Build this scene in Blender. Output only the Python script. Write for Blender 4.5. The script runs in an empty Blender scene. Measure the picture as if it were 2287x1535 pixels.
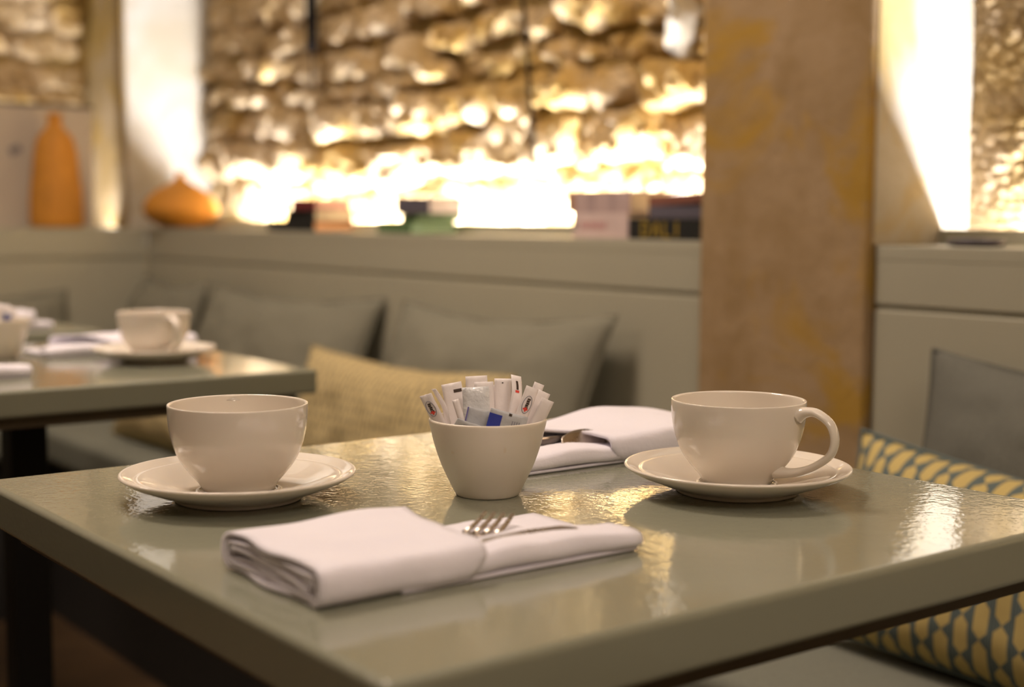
import bpy, bmesh, math, random
from math import sin, cos, pi, radians
from mathutils import Vector, Matrix, noise

# ------------------------------------------------------------------ camera, world, lights
EYE = 0.9325
sc = bpy.context.scene
col = sc.collection
cam_d = bpy.data.cameras.new('camera')
cam = bpy.data.objects.new('camera', cam_d); col.objects.link(cam)
R_ = Vector((0.6054356, 0.79587745, 0.00517841))
U_ = Vector((-0.07552837, 0.05097605, 0.9958398))
F_ = Vector((-0.79230247, 0.60330798, -0.09097404))
cam.matrix_world = Matrix(((R_.x, U_.x, -F_.x, 0), (R_.y, U_.y, -F_.y, 0), (R_.z, U_.z, -F_.z, EYE), (0, 0, 0, 1)))
cam_d.sensor_width = 36; cam_d.lens = 48.75
cam_d.clip_start = 0.02; cam_d.clip_end = 60
cam_d.dof.use_dof = True; cam_d.dof.focus_distance = 0.975; cam_d.dof.aperture_fstop = 4.0
sc.camera = cam

w = bpy.data.worlds.new('world'); sc.world = w; w.use_nodes = True
w.node_tree.nodes['Background'].inputs[0].default_value = (1, .8, .6, 1)
w.node_tree.nodes['Background'].inputs[1].default_value = 0.02
vs = sc.view_settings
sc.display_settings.display_device = 'sRGB'
vs.view_transform = 'Standard'; vs.look = 'None'; vs.gamma = 1.0; vs.use_curve_mapping = False
vs.exposure = 0.0

WARM = (1.0, 0.80, 0.66)
def area(name, loc, sx, sy, power, colr, direction=(0, 0, -1), spread=180):
    d = bpy.data.lights.new(name, 'AREA'); d.shape = 'RECTANGLE'; d.size = sx; d.size_y = sy
    d.energy = power; d.color = colr; d.spread = radians(spread)
    o = bpy.data.objects.new(name, d); col.objects.link(o); o.location = loc
    o.rotation_euler = Vector(direction).to_track_quat('-Z', 'Y').to_euler()
    return o
AMB = 1.07  # scales the unseen overhead fill lights, added to light the room
area('fill_light_rear', (-1.9, 0.55, 2.5), .5, .5, 33 * AMB, WARM)
area('fill_light_near', (-0.3, 0.2, 2.5), .6, .6, 2.5 * AMB, WARM)
area('fill_light_side', (1.3, 0.1, 2.5), 1.0, 1.0, 27 * AMB, WARM)
area('fill_light_left', (-2.9, -0.9, 2.5), .6, .6, 14 * AMB, WARM)
LEDC = (0.92, 0.94, 1.08)
LED = 4.2
area('ledge_light_main', (-2.495, 1.683, .858), .022, 1.85, 17 * LED, LEDC, (0, .12, 1))
area('ledge_light_right', (-0.50, 1.683, .858), .022, 1.16, 9 * LED, LEDC, (0, .12, 1))
area('ledge_light_left', (-3.80, 1.02, .862), .88, .022, 1.9 * LED, LEDC, (-.1, 0, 1))
# LED strips: long side must run along the wall
for n_, r_ in (('ledge_light_main', 1), ('ledge_light_right', 1)):
    o = bpy.data.objects[n_]; o.data.size, o.data.size_y = o.data.size_y, .022
    o.rotation_euler = (pi + .12, 0, 0)
o = bpy.data.objects['ledge_light_left']; o.data.size = .022; o.data.size_y = .88; o.rotation_euler = (0, pi - .1 * -1, 0)

# ------------------------------------------------------------------ materials
def nmat(name):
    m = bpy.data.materials.new(name); m.use_nodes = True
    nt = m.node_tree; b = nt.nodes['Principled BSDF']
    return m, nt, b
def lnk(nt, a, b): nt.links.new(a, b)
def val(nt, v):
    n = nt.nodes.new('ShaderNodeValue'); n.outputs[0].default_value = v; return n.outputs[0]
def mth(nt, op, a, b=None, clamp=False):
    n = nt.nodes.new('ShaderNodeMath'); n.operation = op; n.use_clamp = clamp
    for i, x in enumerate((a, b)):
        if x is None: continue
        if isinstance(x, (int, float)): n.inputs[i].default_value = x
        else: lnk(nt, x, n.inputs[i])
    return n.outputs[0]
def coords(nt, kind='Object', scale=(1, 1, 1)):
    t = nt.nodes.new('ShaderNodeTexCoord'); m = nt.nodes.new('ShaderNodeMapping')
    m.inputs['Scale'].default_value = scale; lnk(nt, t.outputs[kind], m.inputs[0]); return m.outputs[0]
def geo_pos(nt, scale=(1, 1, 1)):
    t = nt.nodes.new('ShaderNodeNewGeometry'); m = nt.nodes.new('ShaderNodeMapping')
    m.inputs['Scale'].default_value = scale; lnk(nt, t.outputs['Position'], m.inputs[0]); return m.outputs[0]
def noi(nt, vec, scale, detail=3, rough=.5, dist=0):
    n = nt.nodes.new('ShaderNodeTexNoise'); n.inputs['Scale'].default_value = scale
    n.inputs['Detail'].default_value = detail; n.inputs['Roughness'].default_value = rough
    n.inputs['Distortion'].default_value = dist
    lnk(nt, vec, n.inputs['Vector']); return n.outputs['Fac']
def ramp(nt, fac, stops):
    n = nt.nodes.new('ShaderNodeValToRGB'); lnk(nt, fac, n.inputs[0]); el = n.color_ramp.elements
    while len(el) < len(stops): el.new(.5)
    for e, (p, c) in zip(el, stops): e.position = p; e.color = (*c, 1)
    return n.outputs[0]
def mixc(nt, f, a, b):
    n = nt.nodes.new('ShaderNodeMix'); n.data_type = 'RGBA'
    if isinstance(f, (int, float)): n.inputs['Factor'].default_value = f
    else: lnk(nt, f, n.inputs['Factor'])
    for i, x in ((6, a), (7, b)):
        if isinstance(x, tuple): n.inputs[i].default_value = (*x, 1)
        else: lnk(nt, x, n.inputs[i])
    return n.outputs[2]
def bump(nt, b, h, strength, dist):
    n = nt.nodes.new('ShaderNodeBump'); n.inputs['Strength'].default_value = strength
    n.inputs['Distance'].default_value = dist; lnk(nt, h, n.inputs['Height']); lnk(nt, n.outputs[0], b.inputs['Normal'])
def plain(name, c, rough=.5, metal=0, var=.06, nscale=30, spec=None, bumps=None):
    m, nt, b = nmat(name)
    v = coords(nt)
    f = noi(nt, v, nscale, 3)
    lo = tuple(x * (1 - var) for x in c); hi = tuple(min(1, x * (1 + var)) for x in c)
    lnk(nt, ramp(nt, f, [(.3, lo), (.7, hi)]), b.inputs['Base Color'])
    b.inputs['Roughness'].default_value = rough; b.inputs['Metallic'].default_value = metal
    if spec is not None: b.inputs['Specular IOR Level'].default_value = spec
    if bumps: bump(nt, b, noi(nt, v, bumps[0], 3), bumps[1], bumps[2])
    return m
M = {}
M['sage'] = plain('sage_paint', (.34, .325, .245), .45, var=.03, nscale=3)
M['seam'] = plain('sage_paint_groove', (.30, .29, .22), .6)
# glossy lacquered table top with orange-peel ripple
m, nt, b = nmat('sage_lacquer'); v = geo_pos(nt)
lnk(nt, ramp(nt, noi(nt, v, 5, 2), [(.3, (.225, .232, .172)), (.7, (.24, .245, .182))]), b.inputs['Base Color'])
b.inputs['Roughness'].default_value = .03; b.inputs['IOR'].default_value = 1.65
h1 = noi(nt, v, 210, 2, .5); h2 = noi(nt, v, 45, 1)
bump(nt, b, mth(nt, 'ADD', h1, mth(nt, 'MULTIPLY', h2, .9)), 1.0, .00017)
M['lacquer'] = m
M['substrate'] = plain('dark_brown_board', (.07, .05, .025), .6)
M['blackmetal'] = plain('black_metal', (.006, .0055, .005), .6, spec=.2)
# porcelain
def porcelain(name, c):
    m, nt, b = nmat(name); v = coords(nt)
    lnk(nt, ramp(nt, noi(nt, v, 12, 2), [(.3, tuple(x * .985 for x in c)), (.7, c)]), b.inputs['Base Color'])
    b.inputs['Roughness'].default_value = .05; b.inputs['IOR'].default_value = 1.52
    b.inputs['Subsurface Weight'].default_value = .08; b.inputs['Subsurface Radius'].default_value = (.01, .007, .004)
    b.inputs['Subsurface Scale'].default_value = .3
    return m
M['porcelain'] = porcelain('cream_porcelain', (.72, .665, .58))
# bowl with faint beige specks
m = porcelain('cream_porcelain_bowl', (.70, .64, .54)); nt = m.node_tree; b = nt.nodes['Principled BSDF']
v = coords(nt); s = ramp(nt, noi(nt, v, 95, 1), [(.74, (0, 0, 0)), (.80, (1, 1, 1))])
lnk(nt, mixc(nt, mth(nt, 'MULTIPLY', s, .35), (.70, .64, .54), (.6, .42, .2)), b.inputs['Base Color']); b.inputs['Roughness'].default_value = .3
M['porcelain_bowl'] = m
# linen napkin
m, nt, b = nmat('white_napkin_cotton'); v = coords(nt)
lnk(nt, ramp(nt, noi(nt, v, 20, 2), [(.3, (.74, .72, .80)), (.7, (.77, .75, .82))]), b.inputs['Base Color'])
b.inputs['Roughness'].default_value = .9; b.inputs['Sheen Weight'].default_value = .2
bump(nt, b, mth(nt, 'ADD', noi(nt, v, 60, 3), mth(nt, 'MULTIPLY', noi(nt, v, 900, 1), .15)), .35, .003)
M['napkin'] = m
m, nt, b = nmat('cutlery_steel'); v = coords(nt)
b.inputs['Base Color'].default_value = (.56, .49, .41, 1); b.inputs['Metallic'].default_value = 1
lnk(nt, mth(nt, 'ADD', mth(nt, 'MULTIPLY', noi(nt, v, 90, 2), .08), .24), b.inputs['Roughness'])
M['steel'] = m
M['paper'] = plain('white_paper', (.82, .77, .76), .6, var=.03, nscale=60, bumps=(160, .4, .001))
M['foil'] = plain('silvery_sachet_film', (.50, .52, .55), .35, var=.12, nscale=90, bumps=(120, .5, .0015))
M['clearfilm'] = plain('pale_crinkled_film', (.74, .76, .78), .18, var=.05, nscale=80, bumps=(110, 1, .003))
M['blueprint'] = plain('blue_print', (.018, .04, .36), .35)
M['lilacprint'] = plain('lilac_print', (.18, .16, .42), .4)
M['brownprint'] = plain('brown_print', (.05, .03, .02), .5)
M['greyprint'] = plain('grey_print', (.25, .25, .30), .5)
M['redprint'] = plain('red_print', (.75, .06, .04), .5)
# ochre limestone
def stone_mat(name, pale, mid, ochre, sc_=1.0, bumpd=.006, thr=.55, rough=.9, pitted=False):
    m, nt, b = nmat(name); v = geo_pos(nt)
    a = ramp(nt, noi(nt, v, 9 * sc_, 5, .6, .4), [(.32, mid), (.62, pale)])
    k = ramp(nt, noi(nt, v, 4.5 * sc_, 4, .6, .9), [(thr - .06, (0, 0, 0)), (thr + .07, (1, 1, 1))])
    c = mixc(nt, mth(nt, 'MULTIPLY', k, .85), a, ochre)
    if pitted:
        p = ramp(nt, noi(nt, v, 60, 2), [(.70, (0, 0, 0)), (.76, (1, 1, 1))])
        c = mixc(nt, mth(nt, 'MULTIPLY', p, .5), c, (.10, .06, .02))
    lnk(nt, c, b.inputs['Base Color']); b.inputs['Roughness'].default_value = rough
    b.inputs['Specular IOR Level'].default_value = .2
    bump(nt, b, mth(nt, 'ADD', noi(nt, v, 28 * sc_, 5, .65), mth(nt, 'MULTIPLY', noi(nt, v, 110, 3), .3)), .8, bumpd)
    return m
M['rubble'] = stone_mat('rubble_stone', (.53, .41, .25), (.34, .23, .095), (.36, .22, .05), bumpd=.014)
M['mortar'] = stone_mat('lime_mortar', (.30, .21, .09), (.22, .15, .05), (.25, .15, .03), bumpd=.01)
M['pillar'] = stone_mat('pillar_stone', (.32, .225, .125), (.25, .165, .075), (.34, .20, .025), sc_=1.25, bumpd=.0025, thr=.55, pitted=True)
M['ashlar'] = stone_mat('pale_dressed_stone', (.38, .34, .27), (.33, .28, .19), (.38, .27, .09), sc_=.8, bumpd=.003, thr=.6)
M['tooled'] = stone_mat('tooled_stone', (.44, .33, .20), (.30, .20, .09), (.36, .24, .09), bumpd=.006)
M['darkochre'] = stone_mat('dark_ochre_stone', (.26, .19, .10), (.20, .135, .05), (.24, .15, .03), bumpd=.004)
M['board'] = plain('pale_board', (.42, .36, .28), .6, var=.04, nscale=4)
M['boardmark'] = plain('board_mark_grey', (.16, .15, .15), .7)
M['terracotta'] = plain('orange_terracotta', (.44, .185, .015), .75, var=.10, nscale=18, bumps=(60, .3, .002))
M['linen'] = None
def fabric(name, c, wv=900, var=.12):
    m, nt, b = nmat(name); v = coords(nt)
    a = noi(nt, coords(nt, 'Object', (1, 12, 1)), 160, 2); d = noi(nt, coords(nt, 'Object', (12, 1, 1)), 160, 2)
    f = mth(nt, 'MULTIPLY', mth(nt, 'ADD', a, d), .5)
    lo = tuple(x * (1 - var) for x in c); hi = tuple(x * (1 + var) for x in c)
    lnk(nt, ramp(nt, f, [(.38, lo), (.62, hi)]), b.inputs['Base Color'])
    b.inputs['Roughness'].default_value = .95; b.inputs['Specular IOR Level'].default_value = .15
    bump(nt, b, f, .3, .001)
    return m
M['linen'] = fabric('grey_green_linen', (.178, .172, .130))
M['linen2'] = fabric('grey_linen', (.125, .125, .105))
M['seatfab'] = fabric('grey_seat_fabric', (.15, .155, .125))
# leaf / lozenge pattern fabric
def lozenge(name, yel, blu, pw, ph):
    m, nt, b = nmat(name)
    t = nt.nodes.new('ShaderNodeTexCoord'); s = nt.nodes.new('ShaderNodeSeparateXYZ'); lnk(nt, t.outputs['UV'], s.inputs[0])
    x = mth(nt, 'DIVIDE', s.outputs[0], pw)
    colm = mth(nt, 'FLOOR', x)
    fx = mth(nt, 'MULTIPLY', mth(nt, 'ABSOLUTE', mth(nt, 'SUBTRACT', mth(nt, 'FRACT', x), .5)), 2)
    half = mth(nt, 'MULTIPLY', mth(nt, 'FRACT', mth(nt, 'MULTIPLY', colm, .5)), 1.0)
    y = mth(nt, 'ADD', mth(nt, 'DIVIDE', s.outputs[1], ph), half)
    fy = mth(nt, 'ABSOLUTE', mth(nt, 'SUBTRACT', mth(nt, 'FRACT', y), .5))   # 0 mid, .5 end
    wd = mth(nt, 'MULTIPLY', mth(nt, 'MINIMUM', mth(nt, 'MULTIPLY', mth(nt, 'SUBTRACT', .5, fy), 5.0), 1.0), .72)
    inside = mth(nt, 'GREATER_THAN', wd, fx)
    st = mth(nt, 'GREATER_THAN', mth(nt, 'FRACT', mth(nt, 'MULTIPLY', x, 7)), .62)
    bl2 = mixc(nt, st, blu, tuple(q * .62 for q in blu))
    c = mixc(nt, inside, bl2, yel)
    lnk(nt, c, b.inputs['Base Color']); b.inputs['Roughness'].default_value = .95; b.inputs['Specular IOR Level'].default_value = .15
    bump(nt, b, noi(nt, coords(nt), 500, 2), .3, .001)
    return m
M['lozenge'] = lozenge('yellow_lozenge_fabric', (.46, .36, .14), (.115, .145, .14),   .0230, .042)
M['lozenge_far'] = lozenge('yellow_striped_fabric', (.50, .39, .19), (.24, .21, .125), .0120, .040)
M['plaster'] = plain('warm_plaster', (.40, .33, .22), .9, var=.05, nscale=3)
M['ceiling'] = plain('ceiling_plaster', (.5, .42, .3), .9)
M['dark'] = plain('dark_bench_base', (.012, .010, .008), .7)
M['black'] = plain('black_cable', (.002, .0015, .001), .9, spec=.03)
# floor boards
M['wood'] = plain('brown_floor', (.060, .034, .014), .5, var=.25, nscale=6)
def emis(name, c, s):
    m, nt, b = nmat(name); b.inputs['Base Color'].default_value = (*c, 1)
    b.inputs['Emission Color'].default_value = (*c, 1); b.inputs['Emission Strength'].default_value = s; return m
M['led'] = emis('led_glow', (1, .92, .82), 12)
M['lamp'] = emis('fill_lamp_glow', (1, .80, .62), 2.5)
BK = {}
def bookmat(n, c, r=.5):
    if n not in BK: BK[n] = plain('book_' + n, c, .8, var=.08, nscale=25, spec=.15)
    return BK[n]

# ------------------------------------------------------------------ mesh helpers
def link(name, me, mat=None, parent=None, loc=(0, 0, 0), rot=(0, 0, 0)):
    o = bpy.data.objects.new(name, me); col.objects.link(o)
    if mat is not None and me is not None and not me.materials: me.materials.append(mat)
    o.location = loc; o.rotation_euler = rot
    if parent: o.parent = parent
    return o
def empty(name, loc=(0, 0, 0), rot=(0, 0, 0)):
    o = bpy.data.objects.new(name, None); col.objects.link(o); o.location = loc; o.rotation_euler = rot
    o.empty_display_size = .02
    return o
def tag(o, label=None, cat=None, group=None, kind=None):
    if label: o['label'] = label
    if cat: o['category'] = cat
    if group: o['group'] = group
    if kind: o['kind'] = kind
    return o
def struct(o, label=None): o['kind'] = 'structure'; 
def mesh(verts, faces, smooth=True):
    me = bpy.data.meshes.new('m'); me.from_pydata([tuple(v) for v in verts], [], faces)
    me.validate(); 
    bm = bmesh.new(); bm.from_mesh(me); bmesh.ops.recalc_face_normals(bm, faces=bm.faces); bm.to_mesh(me); bm.free()
    if smooth: me.polygons.foreach_set('use_smooth', [True] * len(me.polygons))
    me.update(); return me
def box(x0, x1, y0, y1, z0, z1, bev=0, seg=2):
    bm = bmesh.new(); bmesh.ops.create_cube(bm, size=1)
    for v in bm.verts:
        v.co = Vector(((x0 + x1) / 2 + v.co.x * (x1 - x0), (y0 + y1) / 2 + v.co.y * (y1 - y0), (z0 + z1) / 2 + v.co.z * (z1 - z0)))
    if bev:
        bmesh.ops.bevel(bm, geom=bm.edges[:], offset=bev, segments=seg, profile=.5, affect='EDGES')
    me = bpy.data.meshes.new('m'); bm.to_mesh(me); bm.free()
    if bev:
        me.polygons.foreach_set('use_smooth', [True] * len(me.polygons))
        acc = [Vector() for _ in me.vertices]
        for p_ in me.polygons:
            for vi in p_.vertices: acc[vi] += p_.normal * p_.area
        me.normals_split_custom_set_from_vertices([a.normalized() for a in acc])
    return me
def lathe(prof, n=64, closed=False):
    vs_, fs = [], []
    k = len(prof)
    for i in range(n):
        a = 2 * pi * i / n
        for r, z in prof: vs_.append((r * cos(a), r * sin(a), z))
    for i in range(n):
        j = (i + 1) % n
        for q in range(k - 1 if not closed else k):
            q2 = (q + 1) % k
            fs.append((i * k + q, j * k + q, j * k + q2, i * k + q2))
    me = mesh(vs_, fs); bm = bmesh.new(); bm.from_mesh(me)
    bmesh.ops.remove_doubles(bm, verts=bm.verts, dist=1e-6); bmesh.ops.recalc_face_normals(bm, faces=bm.faces)
    bm.to_mesh(me); bm.free(); me.polygons.foreach_set('use_smooth', [True] * len(me.polygons)); return me
def smoothprof(pts, n=6):
    # catmull-rom through points
    out = []
    P = [pts[0]] + list(pts) + [pts[-1]]
    for i in range(1, len(P) - 2):
        for k in range(n):
            t = k / n; p0, p1, p2, p3 = P[i - 1], P[i], P[i + 1], P[i + 2]
            out.append(tuple(.5 * ((2 * p1[c]) + (-p0[c] + p2[c]) * t + (2 * p0[c] - 5 * p1[c] + 4 * p2[c] - p3[c]) * t * t + (-p0[c] + 3 * p1[c] - 3 * p2[c] + p3[c]) * t ** 3) for c in range(len(p1))))
    out.append(tuple(pts[-1])); return out
def sweep(path, sec, n=12, up=Vector((0, 0, 1)), caps=True):
    """path points, sec(t)->(half width along side, half height along up-ish)"""
    vs_, fs = [], []; m_ = len(path)
    for i, p in enumerate(path):
        p = Vector(p); a = Vector(path[max(i - 1, 0)]); b = Vector(path[min(i + 1, m_ - 1)])
        t = (b - a).normalized(); s = t.cross(up)
        if s.length < 1e-4: s = Vector((1, 0, 0))
        s.normalize(); u = s.cross(t).normalized()
        ha, hb = sec(i / (m_ - 1))
        for k in range(n):
            an = 2 * pi * k / n
            vs_.append(p + s * (ha * cos(an)) + u * (hb * sin(an)))
    for i in range(m_ - 1):
        for k in range(n):
            k2 = (k + 1) % n; fs.append((i * n + k, i * n + k2, (i + 1) * n + k2, (i + 1) * n + k))
    if caps: fs.append(tuple(range(n))[::-1]); fs.append(tuple((m_ - 1) * n + k for k in range(n)))
    return mesh(vs_, fs)
def join(*mes):
    bm = bmesh.new()
    for me in mes: bm.from_mesh(me)
    out = bpy.data.meshes.new('m'); bm.to_mesh(out); bm.free()
    out.update(); return out
def xform(me, mat): me.transform(mat); return me
def copy_tree(o, parent=None):
    c = o.copy(); col.objects.link(c); c.parent = parent
    for ch in [k for k in bpy.data.objects if k.parent == o]:
        d = ch.copy(); col.objects.link(d); d.parent = c
        for g in [k for k in bpy.data.objects if k.parent == ch]:
            e = g.copy(); col.objects.link(e); e.parent = d
    return c
def Z(z): return EYE + z      # heights measured from eye level

# ------------------------------------------------------------------ room shell
XL, XLP, YP, YN = -3.69, -3.61, 1.50, 1.735
SH = Z(-.035)
def st(name, me, mat, parent=None):
    o = link(name, me, mat, parent)
    if parent is None: o['kind'] = 'structure'
    return o
floor = st('floor', box(-4.1, 2.3, -2.7, 2.0, -.05, 0), M['wood'])
st('ceiling', box(-4.1, 2.3, -2.7, 2.0, 2.62, 2.7), M['ceiling'])
st('wall_right', box(2.2, 2.3, -2.7, 2.0, 0, 2.62), M['plaster'])
st('wall_front', box(-4.1, 2.3, -2.7, -2.6, 0, 2.62), M['plaster'])
wall_back = st('wall_back', box(-4.1, 2.2, YN, 1.9, 0, 2.62), M['mortar'])
wall_left = st('wall_left', box(-4.1, -3.965, -2.6, YN, 0, 2.62), M['mortar'])
# floor boards as parts of the floor
rng = random.Random(5)
plank_me = [box(-.6, .6, -.058, .058, 0, .012, .002, 1) for _ in range(1)][0]
plank_me.materials.append(M['wood'])
k = 0
for iy in range(9):
    for ix in range(4):
        o = bpy.data.objects.new('floor_board', plank_me); col.objects.link(o); o.parent = floor
        o.location = (-3.3 + ix * 1.206 + (iy % 2) * .45 - .3, -.25 + iy * .12, 0)
# piers (dressed stone)
trim_1 = st('trim_1', box(-1.489, -1.178, 1.486, YN, 0, 2.62, .006), M['pillar'])
corner = st('trim_2', box(-3.965, XL, 1.48, YN, 0, 2.62, .006), M['ashlar'])
# the niche reveal of the pillar is a separate pale slab let into its side
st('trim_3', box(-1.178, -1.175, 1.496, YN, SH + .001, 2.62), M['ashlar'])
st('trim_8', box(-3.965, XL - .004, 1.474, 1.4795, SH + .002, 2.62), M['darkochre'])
st('trim_4', box(-3.965, XL, -2.6, .55, 0, 2.62, .006), M['ashlar'])

# ------------------------------------------------------------------ rubble stones
def fbm(p, s, o=3): return noise.fractal(Vector(p) * s, .55, 2.1, o)
def rough_stone(wd, ht, dp, seed, axis='y', cell=.0065, amp=.016):
    nx = max(6, int(wd / cell)); nz = max(5, int(ht / cell)); vs_, fs = [], []
    off = Vector((seed * 3.7, seed * 1.3, seed * 7.1))
    cx = .35 * sin(seed * 2.3)
    for j in range(nz + 1):
        for i in range(nx + 1):
            u = i / nx * 2 - 1; v = j / nz * 2 - 1
            prof = (1 - abs(u) ** 5) ** .6 * (1 - abs(v) ** 4) ** .6
            x = u * wd / 2; z = v * ht / 2
            q = Vector((x, 0, z)) + off
            x += .016 * fbm(q + Vector((9, 0, 0)), 12) * (1 if abs(u) < .99 else .8)
            z += .014 * fbm(q + Vector((0, 9, 0)), 12)
            d = dp * prof * (1 - .18 * v + cx * u * .3)
            d += prof * (amp * 1.5 * fbm(q, 17, 4) + .010 * fbm(q, 55, 2))
            vs_.append((x, -d, z))
    W_ = nx + 1
    for j in range(nz):
        for i in range(nx): fs.append((j * W_ + i, j * W_ + i + 1, (j + 1) * W_ + i + 1, (j + 1) * W_ + i))
    # closed back
    ring = [i for i in range(nx + 1)] + [j * W_ + nx for j in range(1, nz + 1)] + [nz * W_ + i for i in range(nx - 1, -1, -1)] + [j * W_ for j in range(nz - 1, 0, -1)]
    b0 = len(vs_); 
    for r in ring: vs_.append((vs_[r][0], .03, vs_[r][2]))
    n = len(ring)
    for k in range(n): fs.append((ring[k], b0 + k, b0 + (k + 1) % n, ring[(k + 1) % n]))
    fs.append(tuple(b0 + k for k in range(n))[::-1])
    return mesh(vs_, fs)
rng = random.Random(11)
def course_wall(parent, x0, x1, z0, z1, place, seed, hmin=.055, hmax=.115, wmin=.06, wmax=.24, slope=.0):
    z = z0; c = 0
    while z < z1:
        h = rng.uniform(hmin, hmax); x = x0 + rng.uniform(-.05, 0); ph = rng.uniform(0, 6)
        while x < x1:
            wd = rng.uniform(wmin, wmax)
            if rng.random() < .18: wd *= .5
            wd_ = min(wd, x1 - x + .002)
            if x + wd_ / 2 < x1 - .015 and wd_ > .03:
                low = z < Z(.075)
                me = rough_stone(wd_ * .99, h * rng.uniform(.80, 1.02) if not low else h, rng.uniform(.012, .046) if not low else rng.uniform(.008, .014), seed + c * 1.17, amp=.016 if not low else .004)
                me.materials.append(M['rubble'])
                o = bpy.data.objects.new('stone', me); col.objects.link(o); o.parent = parent
                place(o, x + wd_ / 2, z + h / 2 + .018 * sin(x * 4.2 + ph * .25 + z * 3) + rng.uniform(-.010, .010), rng.uniform(-.12, .12) + .05 * cos(x * 4.2 + z * 3))
                c += 1
            x += wd
        z += h
def pl_back(o, x, z, r): o.location = (x, YN + .001, z); o.rotation_euler = (0, r, 0)
course_wall(wall_back, -3.68, -1.52, Z(-.10), Z(.72), pl_back, 3.0)
def pl_left(o, y, z, r): o.location = (-3.964, y, z); o.rotation_euler = (r, 0, pi / 2)
course_wall(wall_left, .56, 1.46, Z(-.10), Z(.72), pl_left, 91.0)
# long pale stone standing proud near the pillar
o = link('stone', rough_stone(.05, .34, .062, 44.0, amp=.004), M['ashlar'], wall_back, (-1.76, YN, Z(.43)))
# tooled block in the right niche: one finely hewn face
def tooled_face():
    nx, nz = 380, 280; x0, x1, z0, z1 = -1.19, -.1, SH - .05, Z(.75); vs_, fs = [], []
    for j in range(nz + 1):
        for i in range(nx + 1):
            x = x0 + (x1 - x0) * i / nx; z = z0 + (z1 - z0) * j / nz
            q = Vector((x * .6 + z * .25, 0, z))
            lowf = min(1, max(.25, (z - SH) / .12)); d = .018 + lowf * (.007 * fbm((x * .7 + z * .5, 3, z * 1.2), 95, 3) + .004 * fbm((x, 7, z), 12, 2))
            vs_.append((x, YN - .008 - d, z))
    for j in range(nz):
        for i in range(nx):
            a = j * (nx + 1) + i; fs.append((a, a + 1, a + nx + 2, a + nx + 1))
    return mesh(vs_, fs)
o = link('hewn_stone_block', tooled_face(), M['tooled'], wall_back)
o.modifiers.new('s', 'SOLIDIFY').thickness = .006

# ------------------------------------------------------------------ banquette
def banquette_run(x0, x1, label, group):
    b_ = empty('banquette', ((x0 + x1) / 2, YP, 0)); tag(b_, label, 'bench', group)
    def P(name, me, mat, lab=None):
        o = link(name, xform(me, Matrix.Translation((-(x0 + x1) / 2, -YP, 0))), mat, b_)
        if lab: o['label'] = lab
        return o
    P('upper_panel', box(x0, x1, YP, YP + .02, Z(-.1135), SH - .0005, .002), M['sage'])
    P('groove', box(x0, x1, YP + .004, YP + .018, Z(-.1205), Z(-.1135)), M['seam'])
    P('back_panel', box(x0, x1, YP, YP + .02, .30, Z(-.1205), .002), M['sage'])
    P('ledge', box(x0, x1, YP - .0005, 1.645, SH - .02, SH, .0015), M['sage'])
    P('ledge_upstand', box(x0, x1, 1.637, 1.645, SH, Z(-.0135), .001), M['sage'])
    P('seat_cushion', box(x0 + .002, x1 - .002, 1.035, YP - .002, .375, .4525, .018, 4), M['seatfab'], 'grey fabric seat cushion')
    P('seat_base', box(x0 + .002, x1 - .002, 1.075, YP - .002, .0, .37), M['dark'], 'dark base under the seat')
    return b_
banquette_run(XLP, -1.490, 'sage green painted wall bench with a grooved backrest, left of the stone pillar', None)
banquette_run(-1.1745, 0.9, 'sage painted bench back and grey seat to the right of the stone pillar', None)
lb = empty('banquette', (XLP, .5, 0)); tag(lb, 'sage painted bench return along the left wall, below the tall orange vase', 'bench')
def P(name, me, mat):
    return link(name, xform(me, Matrix.Translation((-XLP, -.5, 0))), mat, lb)
P('upper_panel', box(XLP - .02, XLP, -1.0, YP - .001, Z(-.1135), SH - .0005, .002), M['sage'])
P('groove', box(XLP - .018, XLP - .006, -1.0, YP - .001, Z(-.1205), Z(-.1135)), M['seam'])
P('back_panel', box(XLP - .02, XLP, -1.0, YP - .001, .30, Z(-.1205), .002), M['sage'])
P('ledge', box(-3.775, XLP + .0005, -1.0, YP - .001, SH - .02, SH, .0015), M['sage'])
P('seat_cushion', box(XLP + .001, -3.15, -1.0, 1.03, .375, .4525, .018, 4), M['seatfab'])
P('seat_base', box(XLP + .001, -3.19, -1.0, 1.03, 0, .37), M['dark'])
# lamp strips hidden behind the upstand
for x0, x1 in ((-3.66, -1.53), (-1.17, .07)):
    s_ = link('led_strip', box(x0, x1, 1.674, 1.692, Z(-.086), Z(-.080)), M['led']);
    tag(s_, 'glowing light strip in the gap behind the ledge ' + ('left of the pillar' if x0 < -2 else 'right of the pillar'), 'light strip')
s_ = link('led_strip', box(-3.81, -3.79, .6, 1.46, Z(-.086), Z(-.080)), M['led']); tag(s_, 'glowing light strip behind the leaning board at the left wall', 'light strip')
# tray that carries the strips
st('trim_5', box(-3.68, -1.51, 1.66, 1.70, Z(-.105), Z(-.0865)), M['sage'])
st('trim_6', box(-1.18, .9, 1.66, 1.70, Z(-.105), Z(-.0865)), M['sage'])
st('trim_7', box(-3.83, -3.779, .56, 1.47, Z(-.105), Z(-.0865)), M['sage'])

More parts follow.
